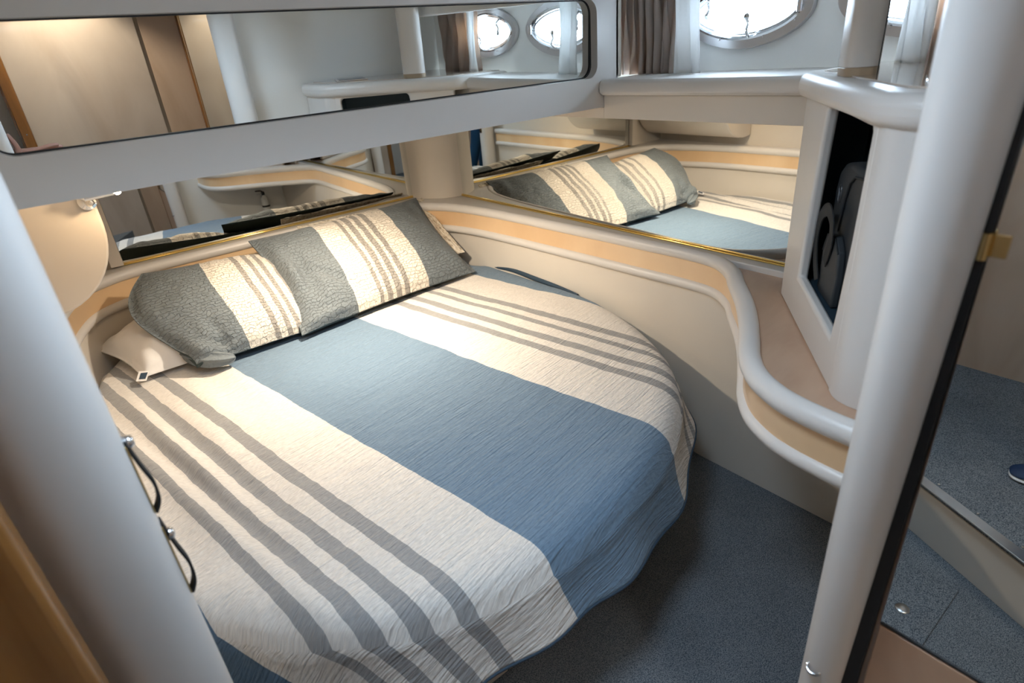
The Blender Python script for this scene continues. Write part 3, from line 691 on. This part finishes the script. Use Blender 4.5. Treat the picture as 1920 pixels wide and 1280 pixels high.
# rolled navy edge against the hull panel
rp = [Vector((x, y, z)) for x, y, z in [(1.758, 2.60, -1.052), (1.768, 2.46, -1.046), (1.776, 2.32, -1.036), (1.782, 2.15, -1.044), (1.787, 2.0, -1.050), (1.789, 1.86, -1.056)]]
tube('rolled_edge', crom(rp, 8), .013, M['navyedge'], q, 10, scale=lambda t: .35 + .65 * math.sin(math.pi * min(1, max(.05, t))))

# ------------------------------------------------------------------ pillows
def pillow(name, c, thick, mats, label, cat='pillow', seed=1, uscale=(0, 1), flange=.03, lump=None, pinch=.08, nu=90, nv=64, down=.35, side_bulge=None, vlen=.62, wr=.017, taper=False):
    BL_, BR_, TR_, TL_ = [Vector(p) for p in c]
    nrm = ((BR_ - BL_).cross(TL_ - BL_)).normalized()
    if nrm.z < 0: nrm = -nrm
    def base(u, v):
        # pinched sides: the edges curve inwards between the corners
        uu = u; vv = v
        pu = pinch * .5 * math.sin(math.pi * v); pv = pinch * .35 * math.sin(math.pi * u)
        uu = u + (0.5 - u) * 2 * pu * abs(2 * u - 1) ** 3; vv = v + (.5 - v) * 2 * pv * abs(2 * v - 1) ** 3
        if side_bulge and True:
            uu = uu - side_bulge * math.sin(math.pi * min(1, max(0, v)) ** 1.4) * (1 - u) ** 5
        return (BL_ * (1 - uu) + BR_ * uu) * (1 - vv) + (TL_ * (1 - uu) + TR_ * uu) * vv
    def prof(u, v):
        a = max(0, 1 - abs((2 * u - 1) / (1 - flange)) ** 3.2); b_ = max(0, 1 - abs((2 * v - 1) / (1 - flange)) ** 2.6)
        return (a ** .55) * (b_ ** .6) * ((1 - .75 * sm(.45, .85, u)) if taper else 1)
    def top(u, v, sgn):
        p = base(u, v); h = prof(u, v)
        e = min(u, 1 - u, v, 1 - v)
        wrk = wr * fbm(Vector((u * 5, v * 4, seed)), 3) * sm(0, .12, e) + wr * 1.1 * abs(fbm(Vector((u * 9 + 3, v * 2.5, seed + 4)), 2)) * (1 - sm(.05, .35, e)) * sm(0, .06, e)
        if sgn > 0:
            z = thick * h + wrk + .003
            if lump: z += lump(u, v)
        else: z = -thick * down * h - .003
        return p + nrm * z
    verts = []; faces = []; uvs = []
    for sgn in (1, -1):
        for j in range(nv):
            for i in range(nu):
                u, v = i / (nu - 1), j / (nv - 1)
                verts.append(top(u, v, sgn)); uvs.append((uscale[0] + (uscale[1] - uscale[0]) * u, v * vlen))
    off = nu * nv; mi = []
    for j in range(nv - 1):
        for i in range(nu - 1):
            a = j * nu + i
            faces.append((a, a + 1, a + nu + 1, a + nu)); mi.append(0)
            faces.append((off + a, off + a + nu, off + a + nu + 1, off + a + 1)); mi.append(1)
    def rim(a, b): faces.append((a, a + off, b + off, b)); mi.append(1)
    for i in range(nu - 1): rim(i, i + 1); rim((nv - 1) * nu + i + 1, (nv - 1) * nu + i)
    for j in range(nv - 1): rim((j + 1) * nu, j * nu); rim(j * nu + nu - 1, (j + 1) * nu + nu - 1)
    me = bpy.data.meshes.new(name); me.from_pydata(verts, [], faces); me.update()
    uv = me.uv_layers.new(name='UVMap')
    for l in me.loops: uv.data[l.index].uv = uvs[l.vertex_index]
    for p, k in zip(me.polygons, mi): p.material_index = k
    bm = bmesh.new(); bm.from_mesh(me); bmesh.ops.recalc_face_normals(bm, faces=bm.faces); bm.to_mesh(me); bm.free()
    o = link(name, me, None, None, ang=75, mats=mats)
    return tag(o, label, cat), top
wp, _ = pillow('pillow', [(.055, 2.50, -1.025), (.92, 2.46, -1.02), (.92, 2.90, -.99), (-.06, 2.90, -1.00)], .165, [M['linen'], M['linen']],
    'plain white pillow with a small dark corner label, lowest at the left', seed=11, flange=.03, wr=.020, down=.1, pinch=.05)
def lmpL(u, v):
    z = .045 * math.exp(-((u - .06) / .09) ** 2 - ((v - .06) / .09) ** 2) - .03 * math.exp(-((u - .17) / .05) ** 2 - ((v - .10) / .05) ** 2)
    z += .012 * math.exp(-((u - .14) / .03) ** 2 - ((v - .22) / .10) ** 2) - .012 * math.exp(-((u - .20) / .03) ** 2 - ((v - .24) / .12) ** 2)
    return z
pl_, _ = pillow('pillow', [(.235, 2.395, -1.015), (.93, 2.42, -1.035), (.90, 2.82, -.765), (.200, 2.80, -.712)], .090, [M['sham_l'], M['sham_back']],
    'left striped quilted pillow, lying on the plain white one', seed=21, lump=lmpL, side_bulge=.17, flange=.03, uscale=(0, .96), pinch=.03, down=.3, taper=True)
def lmpR(u, v):
    z = -.030 * math.exp(-((u - .13) / .035) ** 2 - ((v - .45) / .16) ** 2) + .022 * math.exp(-((u - .07) / .035) ** 2 - ((v - .5) / .25) ** 2)
    z += -.022 * math.exp(-(((u - .24) + (v - .35) * .5) / .03) ** 2) * math.exp(-((v - .35) / .14) ** 2) + .016 * math.exp(-((u - .19) / .03) ** 2 - ((v - .22) / .12) ** 2)
    z += .02 * math.exp(-((u - .12) / .10) ** 2 - ((v - .05) / .05) ** 2)
    return z
pr_, topR = pillow('pillow', [(.650, 2.375, -1.025), (1.625, 2.455, -1.030), (1.60, 2.935, -.700), (.652, 2.835, -.692)], .092, [M['sham_r'], M['sham_back']],
    'right striped quilted pillow, overlapping the left one', seed=31, lump=lmpR, flange=.03, pinch=.07, down=.15)
cr_, _ = pillow('cushion', [(.95, 2.66, -.94), (1.665, 2.60, -.965), (1.650, 2.952, -.712), (.92, 2.948, -.706)], .045, [M['crochet'], M['crochet']],
    'ivory crochet cushion tucked behind the right striped pillow', 'cushion', seed=41, flange=.12, pinch=.03, down=.2)
# curled lower corner of the left striped pillow
fc = crom([(.215, 2.52, -.985), (.235, 2.46, -.985), (.275, 2.405, -.995), (.33, 2.372, -1.005), (.375, 2.362, -1.012)], 6)
link('folded_corner', sweep_me(fc, [(a + .006 * math.sin(5 * math.atan2(b_, a)), b_ + .004 * math.cos(4 * math.atan2(b_, a))) for a, b_ in circ(.030, 28)], scale=lambda t: .03 + 1.0 * math.sin(math.pi * t) ** .55), M['sham_fold'], pl_, ang=180)
# pillow label
def small_plate(name, pts, t, mat, parent):
    P = [Vector(p) for p in pts]; n = (P[1] - P[0]).cross(P[2] - P[0]).normalized()
    if n.z < 0: n = -n
    bm = bmesh.new(); vs = [bm.verts.new(p) for p in P]; bm.faces.new(vs)
    r = bmesh.ops.extrude_face_region(bm, geom=bm.faces[:]); bmesh.ops.translate(bm, vec=n * t, verts=[v for v in r['geom'] if isinstance(v, bmesh.types.BMVert)])
    return link(name, from_bm(bm), mat, parent)
tg = small_plate('care_tag', [(.030, 2.480, -1.026), (.062, 2.462, -1.030), (.085, 2.505, -1.012), (.053, 2.523, -1.008)], .002, M['linen'], wp)
tg2 = small_plate('tag_emblem', [(.042, 2.482, -1.0215), (.062, 2.472, -1.0235), (.078, 2.498, -1.0125), (.056, 2.508, -1.0105)], .0012, M['navyedge'], tg)
tg['label'] = 'small white corner tag with a dark emblem'

# ------------------------------------------------------------------ posts either side of the doorway
lpst = thing('door_post', (-.1065, .90, -1.62), 'blurred cream padded post in the left foreground with chrome latches on its edge', 'post')
def sup(cx, cy, a, b, e=2.6, n=40, ang=0):
    out = []
    for i in range(n):
        t = 2 * math.pi * i / n; c, s = math.cos(t), math.sin(t)
        x = a * math.copysign(abs(c) ** (2 / e), c); y = b * math.copysign(abs(s) ** (2 / e), s)
        out.append((cx + x * math.cos(ang) - y * math.sin(ang), cy + x * math.sin(ang) + y * math.cos(ang)))
    return out
plate('padding', sup(-.1065, .90, .075, .060, 2.4), -1.618, .338, M['vinyl_white'], parent=lpst, bevel=.0)
# latches on the right-hand edge of the post
for (z0, z1, kn) in ((-.45, -.58, -.456), (-.60, -.75, -.63)):
    la = thing('door_latch', (-.0295, .90, z1), 'chrome and black spring latch on the blurred left post, %s of the two' % ('upper' if z0 > -.5 else 'lower'), 'latch')
    zc = (z0 + z1) / 2; H = z0 - z1
    pth = crom([(-.0315, .90, z0), (-.0245, .90, z0 - H * .35), (-.018, .90, z0 - H * .62), (-.020, .90, z0 - H * .85), (-.0295, .90, z1)], 6)
    link('spring_blade', sweep_me(pth, [(-.010, -.002), (.010, -.002), (.010, .002), (-.010, .002)], up=Vector((1, 0, 0))), M['leatherblk'], la, ang=60)
    box('strike_plate', (-.036, .885, z1 + .005), (-.0305, .915, z0 - .005), M['brass'], la, bevel=.001)
    lathe('catch_knob', [(.002, 0), (.009, .001), (.011, .006), (.008, .012), (.002, .014)], (-.0325, .90, kn), (1, 0, 0), M['chrome'], la, 16)
rpst = thing('door_post', (.86, .25, -1.62), 'tall cream padded post in the right foreground beside the mirrored door', 'post')
def loft(name, secs, mat, parent):
    bm = bmesh.new(); rings = [[bm.verts.new((x, y, z)) for x, y in pr] for z, pr in secs]
    for r0, r1 in zip(rings, rings[1:]):
        for k in range(len(r0)): bm.faces.new((r0[k], r0[(k + 1) % len(r0)], r1[(k + 1) % len(r1)], r1[k]))
    bm.faces.new(rings[0]); bm.faces.new(rings[-1]); return link(name, from_bm(bm), mat, parent, ang=50)
def psec(z):
    t = (z + 1.1) / 1.0
    azr = math.radians(13.95 - 1.5 * t); azl = math.radians(18.38); az = (azr + azl) / 2; hw = .895 * math.tan((azl - azr) / 2)
    return sup(.895 * math.cos(az), .895 * math.sin(az), .054, hw, 2.3, 44, az)
loft('padding', [(z, psec(z)) for z in (-1.618, -1.3, -1.0, -.7, -.4, -.1, .306)], M['vinyl_white'], rpst)
# pad eye at the foot of the right post
pe = thing('hook_eye', (.82, .262, -1.12), 'small chrome eye fitting screwed low on the right padded post', 'hook')

# ------------------------------------------------------------------ mirrored door
md = thing('door_1', (.885, -.2, -1.60), None, None); md['kind'] = 'structure'
box('leaf', (.888, -.62, -1.60), (.925, .198, .56), M['maple'], md, bevel=.003)
lowp = box('wood_panel', (.880, -.605, -1.595), (.8885, .186, -.948), M['maple'], md, bevel=.002)
lowp.data.materials[0] = M['shelfwood']
box('mirror_glass', (.8815, -.605, -.940), (.8865, .186, .54), M['mirror'], md, bevel=.0)
loft('gasket', [(-1.595, [(.874, .222), (.874, .1995), (.889, .1995), (.889, .222)]), (.14, [(.874, .205), (.874, .1835), (.889, .1835), (.889, .205)])], M['black'], md)
box('gasket', (.8795, -.605, -.9445), (.8875, .186, -.9395), M['black'], md, bevel=.001)
box('edge_trim', (.878, -.625, -1.60), (.930, -.604, .56), M['teak'], md, bevel=.003)
hg = lathe('hinge', [(.002, 0), (.0055, .0005), (.0055, .0345), (.002, .035)], (.8725, .1905, -.279), (0, 0, 1), M['brass'], md, 16)
small = box('hinge_leaf', (.8795, .168, -.276), (.8825, .190, -.247), M['brass'], hg, bevel=.001)

pe.location = (.822, .2545, -1.065 + ZC)
hc = Vector((.8265, .2525, -1.062))
lathe('base_plate', [(.002, 0), (.014, 0), (.014, .003), (.006, .005)], hc, (-.93, -.36, 0), M['chrome'], pe, 20)
tube('eye_ring', [hc + Vector((-.015 + .012 * math.cos(t * math.pi / 10), .012 * math.sin(t * math.pi / 10) - .004, .004 * math.cos(t * math.pi / 10) - .002)) for t in range(20)], .0032, M['chrome'], pe, 10, closed=True, up=Vector((1, 0, 0)))

# ------------------------------------------------------------------ step edge and passage details
th = thing('step_threshold', (-.15, .25, -1.41), 'aluminium threshold strip with screws along the edge of the carpeted step', 'threshold')
e0_, e1_ = Vector((-.42, .82, 0)), Vector((.15, -.32, 0)); T_ = (e1_ - e0_).normalized(); S_ = Vector((-T_.y, T_.x, 0))
if S_.x < 0: S_ = -S_
link('strip', sweep_me([e0_ + Vector((0, 0, -1.401)), e1_ + Vector((0, 0, -1.401))], [(-.034, 0), (.004, 0), (.004, .005), (-.034, .005)] if True else None), M['alu'], th, bevel=.001)
link('nosing', sweep_me([e0_ + Vector((0, 0, -1.415)), e1_ + Vector((0, 0, -1.415))], [(.0, -.018), (.007, -.018), (.007, .016), (.0, .016)]), M['black'], th, bevel=.001)
for k in range(9):
    p = e0_ + (e1_ - e0_) * ((k + .5) / 9)
    lathe('screw', [(.001, 0), (.004, 0), (.003, .0015), (.001, .0015)], (p.x - S_.x * .015, p.y - S_.y * .015, -1.396), (0, 0, 1), M['pewter'], th, 10)
rs = tag(link('trim_7', sweep_me([e0_ + S_ * .006 + Vector((0, 0, -1.527)), e1_ + S_ * .006 + Vector((0, 0, -1.527))], [(-.003, -.092), (.003, -.092), (.003, .092), (-.003, .092)]), M['vinyl_tan'], bevel=.001), kind='structure')
rs.data.materials[0] = M['vinyl']
hh = thing('floor_hatch', (.2, .45, -1.62), 'carpeted floor hatch with a round metal pull beside the step', 'hatch')
plate('lid', [(-.035, .21), (.46, .21), (.46, .66), (-.035, .66)], -1.6195, -1.612, M['carpet'], parent=hh, bevel=.002)
lathe('round_pull', [(.003, 0), (.020, .001), (.018, .0035), (.003, .004)], (.16, .296, -1.612), (0, 0, 1), M['alu'], hh, 24)

# fire extinguisher on the bulkhead
fe = thing('fire_extinguisher', (1.60, .25, -1.265), 'small white fire extinguisher with a black valve fixed low on the bulkhead', 'extinguisher')
lathe('cylinder', [(.004, 0), (.030, .002), (.034, .012), (.034, .20), (.030, .222), (.014, .24), (.012, .25)], (1.60, .248, -1.295), (0, 0, 1), M['extw'], fe)
lathe('valve', [(.012, 0), (.015, .004), (.015, .03), (.008, .034)], (1.60, .248, -1.045), (0, 0, 1), M['black'], fe)
tube('handle_lever', crom([(1.60, .248, -1.015), (1.575, .262, -1.000), (1.53, .27, -0.995)], 4), .006, M['black'], fe, 8)
tube('handle_lever', crom([(1.60, .248, -1.025), (1.575, .262, -1.027), (1.54, .268, -1.033)], 4), .005, M['chrome'], fe, 8)
bb = lathe('clamp_band', [(.0345, 0), (.036, .001), (.036, .016), (.0345, .017)], (1.60, .248, -1.155), (0, 0, 1), M['black'], fe)
box('bracket', (1.585, .2005, -1.265), (1.615, .213, -1.085), M['black'], fe, bevel=.002)


# ------------------------------------------------------------------ the person who stands on the step (seen only in the mirrors)
def skin(name, chains, mat, parent=None, root=0, sub=2):
    """chains: list of [(x,y,z,r), ...]; first point of later chains may repeat an earlier point"""
    verts = []; rad = []; edges = []; idx = {}
    def vid(p):
        k = tuple(round(c, 4) for c in p[:3])
        if k not in idx:
            idx[k] = len(verts); verts.append(p[:3]); rad.append(p[3] if isinstance(p[3], tuple) else (p[3], p[3]))
        return idx[k]
    for ch in chains:
        ids = [vid(p) for p in ch]
        for a, b_ in zip(ids, ids[1:]): edges.append((a, b_))
    me = bpy.data.meshes.new(name); me.from_pydata([(v[0], v[1], v[2]) for v in verts], edges, [])
    o = bpy.data.objects.new(name, me); COL.objects.link(o)
    md_ = o.modifiers.new('skin', 'SKIN'); md_.use_smooth_shade = True; md_.branch_smoothing = .6
    for i, r in enumerate(rad):
        me.skin_vertices[0].data[i].radius = r
        me.skin_vertices[0].data[i].use_root = (i == root)
    sb = o.modifiers.new('sub', 'SUBSURF'); sb.levels = sub; sb.render_levels = sub
    bpy.context.view_layer.update()
    dg = bpy.context.evaluated_depsgraph_get(); m2 = bpy.data.meshes.new_from_object(o.evaluated_get(dg))
    bpy.data.objects.remove(o)
    m2.materials.clear()
    return link(name, m2, mat, parent, ang=180)
F = -1.40
per = thing('person', (-.62, .02, F), 'person in light blue shirt and blue jeans, seen only in the mirrors', 'person')
hip = (-.60, .04, -.56, (.125, .10))
body = [[hip, (-.61, .02, -.38, (.12, .095)), (-.62, .0, -.18, (.135, .10)), (-.62, -.01, -.03, (.12, .09)), (-.62, -.01, .05, .055), (-.615, .01, .12, .052), (-.60, .03, .20, (.074, .085)), (-.60, .03, .29, (.066, .075))],
        [(-.62, -.01, -.03, (.12, .09)), (-.50, -.07, -.05, .055), (-.42, -.12, -.20, .044), (-.36, -.15, -.33, .040), (-.20, -.09, -.315, .034), (-.062, -.038, -.293, .026)],
        [(-.62, -.01, -.03, (.12, .09)), (-.74, .05, -.05, .055), (-.79, .06, -.20, .044), (-.80, .05, -.36, .040), (-.74, .12, -.50, .033), (-.70, .15, -.585, .027)],
        [hip, (-.54, .11, -.62, .088), (-.50, .18, -.80, .074), (-.49, .12, -1.0, .056), (-.475, .06, -1.16, .052), (-.465, .02, -1.33, .038)],
        [hip, (-.67, -.02, -.62, .088), (-.70, -.05, -.80, .074), (-.71, -.05, -1.0, .056), (-.71, -.06, -1.16, .052), (-.71, -.07, -1.33, .038)]]
bd = skin('body', body, M['skin'], per)
def shift(chain, g): return [(*p[:3], (p[3][0] + g, p[3][1] + g) if isinstance(p[3], tuple) else p[3] + g) for p in chain]
jn = skin('jeans', [shift([(-.602, .036, -.50, (.118, .096)), hip], .012), shift([hip] + body[3][1:], .014), shift([hip] + body[4][1:], .014)], M['jeans'], per, root=1)
shc = (-.62, -.01, -.03, (.12, .09))
sht = skin('shirt', [shift([(-.602, .036, -.52, (.118, .096))] + body[0][1:4], .014), shift([shc] + body[1][1:] , .010), shift([shc] + body[2][1:5], .010)], M['shirt'], per, root=3)
hr = lathe('hair', [(.004, .098), (.045, .088), (.072, .062), (.083, .02), (.080, -.02), (.072, -.045), (.06, -.05)], (-.607, .012, .262), (-.05, -.25, 1), M['hair'], per, 28)
nose = lathe('nose', [(.014, 0), (.011, .012), (.004, .022)], (-.592, .100, .205), (.15, 1, -.3), M['skin'], bd, 12)
for sx in (-.030, .030): lathe('eye', [(.001, .012), (.008, .009), (.011, .0), (.008, -.008)], (-.594 + sx, .094, .232), (.1, 1, 0), M['linen'], bd, 14)
lathe('mouth', [(.001, .003), (.018, .001), (.018, -.002)], (-.590, .098, .165), (.1, 1, 0), M['nail'], bd, 14)
# the hand that shows in the upper mirror: palm with five separate fingers
def arm_pt(a, b_, c_): return (a, b_, c_)
hx, hy, hz = -.032, -.030, -.290
hand = skin('hand', [[(hx - .03, hy - .008, hz - .003, (.026, .020)), (hx, hy, hz, (.028, .017)), (hx + .032, hy + .002, hz + .006, (.038, .014)), (hx + .066, hy + .004, hz + .010, (.040, .012))],
    [(hx + .066, hy + .004, hz + .010, (.040, .012)), (hx + .082, hy + .034, hz + .014, .0098), (hx + .112, hy + .040, hz + .022, .0088), (hx + .136, hy + .042, hz + .024, .0078), (hx + .152, hy + .043, hz + .022, .0068)],
    [(hx + .066, hy + .004, hz + .010, (.040, .012)), (hx + .086, hy + .014, hz + .013, .0098), (hx + .120, hy + .018, hz + .016, .0088), (hx + .147, hy + .019, hz + .014, .0080), (hx + .166, hy + .019, hz + .009, .0068)],
    [(hx + .066, hy + .004, hz + .010, (.040, .012)), (hx + .085, hy - .008, hz + .010, .0094), (hx + .116, hy - .008, hz + .011, .0086), (hx + .140, hy - .008, hz + .006, .0078), (hx + .156, hy - .009, hz - .002, .0066)],
    [(hx + .066, hy + .004, hz + .010, (.040, .012)), (hx + .080, hy - .028, hz + .006, .0086), (hx + .104, hy - .032, hz + .005, .0078), (hx + .122, hy - .034, hz, .0070), (hx + .134, hy - .035, hz - .006, .0060)],
    [(hx, hy, hz, (.028, .017)), (hx + .006, hy + .032, hz + .020, .0125), (hx + .004, hy + .044, hz + .048, .0105), (hx - .004, hy + .050, hz + .074, .0092), (hx - .010, hy + .052, hz + .090, .0075)]], M['skin'], bd, root=1)
# shoes
for (x, y, yaw) in ((-.462, .070, .20), (-.70, -.02, .35)):
    shp = []
    L_ = .285
    T_ = Vector((math.sin(yaw), math.cos(yaw), 0))
    def foot(k0, k1, zt, mat, nm, par):
        secs = [(-.10, .034), (-.07, .040), (-.02, .038), (.04, .042), (.10, .050), (.15, .046), (.178, .026)]
        hts = [.075, .088, .092, .080, .058, .044, .030]
        bm = bmesh.new(); rings = []
        S2 = Vector((T_.y, -T_.x, 0))
        for (l, w_), h in zip(secs, hts):
            c_ = Vector((x, y, F)) + T_ * l
            if nm == 'shoe': pr = [(-w_, .018), (-w_ * .95, h * .5), (-w_ * .55, h * .95), (0, h), (w_ * .55, h * .95), (w_ * .95, h * .5), (w_, .018)]
            else: pr = [(-w_ - .004, .001), (-w_ - .005, .02), (w_ + .005, .02), (w_ + .004, .001)]
            rings.append([bm.verts.new(c_ + S2 * a + Vector((0, 0, b_))) for a, b_ in pr])
        for r0, r1 in zip(rings, rings[1:]):
            for j in range(len(r0)): bm.faces.new((r0[j], r0[(j + 1) % len(r0)], r1[(j + 1) % len(r0)], r1[j]))
        bm.faces.new(rings[0]); bm.faces.new(rings[-1])
        o = link(nm, from_bm(bm), mat, par, ang=80); s2 = o.modifiers.new('s', 'SUBSURF'); s2.levels = 2; s2.render_levels = 2; return o
    so = foot(0, 0, 0, M['navyshoe'], 'shoe', per); foot(0, 0, 0, M['sole'], 'sole', so)

# ------------------------------------------------------------------ warm lights under the overhead block
def downlight(x, y, e, label, soft=.03):
    t = thing('downlight', (x, y, -.226), label, 'lamp')
    lathe('rim', [(.024, 0), (.034, .001), (.034, .010), (.024, .010)], (x, y, -.226), (0, 0, 1), M['chrome'], t)
    lathe('lens', [(.001, .003), (.023, .003), (.023, .009), (.001, .009)], (x, y, -.226), (0, 0, 1), M['bulb'], t)
    l = bpy.data.lights.new('downlight_beam', 'SPOT'); l.energy = e; l.color = LAMP_W; l.shadow_soft_size = soft; l.spot_size = math.radians(160); l.spot_blend = .8
    o = bpy.data.objects.new('downlight_beam', l); COL.objects.link(o); o.location = (x, y, -.236 + ZC)
    return t
downlight(.86, 2.12, 80, 'round chrome downlight in the underside of the overhead block above the pillows')

pt = thing('added_passage_light', (.42, -.92, .585), 'added round warm light in the unseen passage ceiling, brightening the maple door', 'lamp')  # added lamp out of view, brightens the maple shown in the overhead mirror
lathe('rim', [(.03, 0), (.045, .001), (.045, .014), (.03, .014)], (.42, -.92, .586), (0, 0, 1), M['chrome'], pt)
lathe('lens', [(.001, .003), (.029, .003), (.029, .012), (.001, .012)], (.42, -.92, .586), (0, 0, 1), M['bulb'], pt)
spot('added_passage_beam', (.42, -.92, .575), (.42, -1.12, -.9), 32, (1, .88, .72), 112, .5, .03)
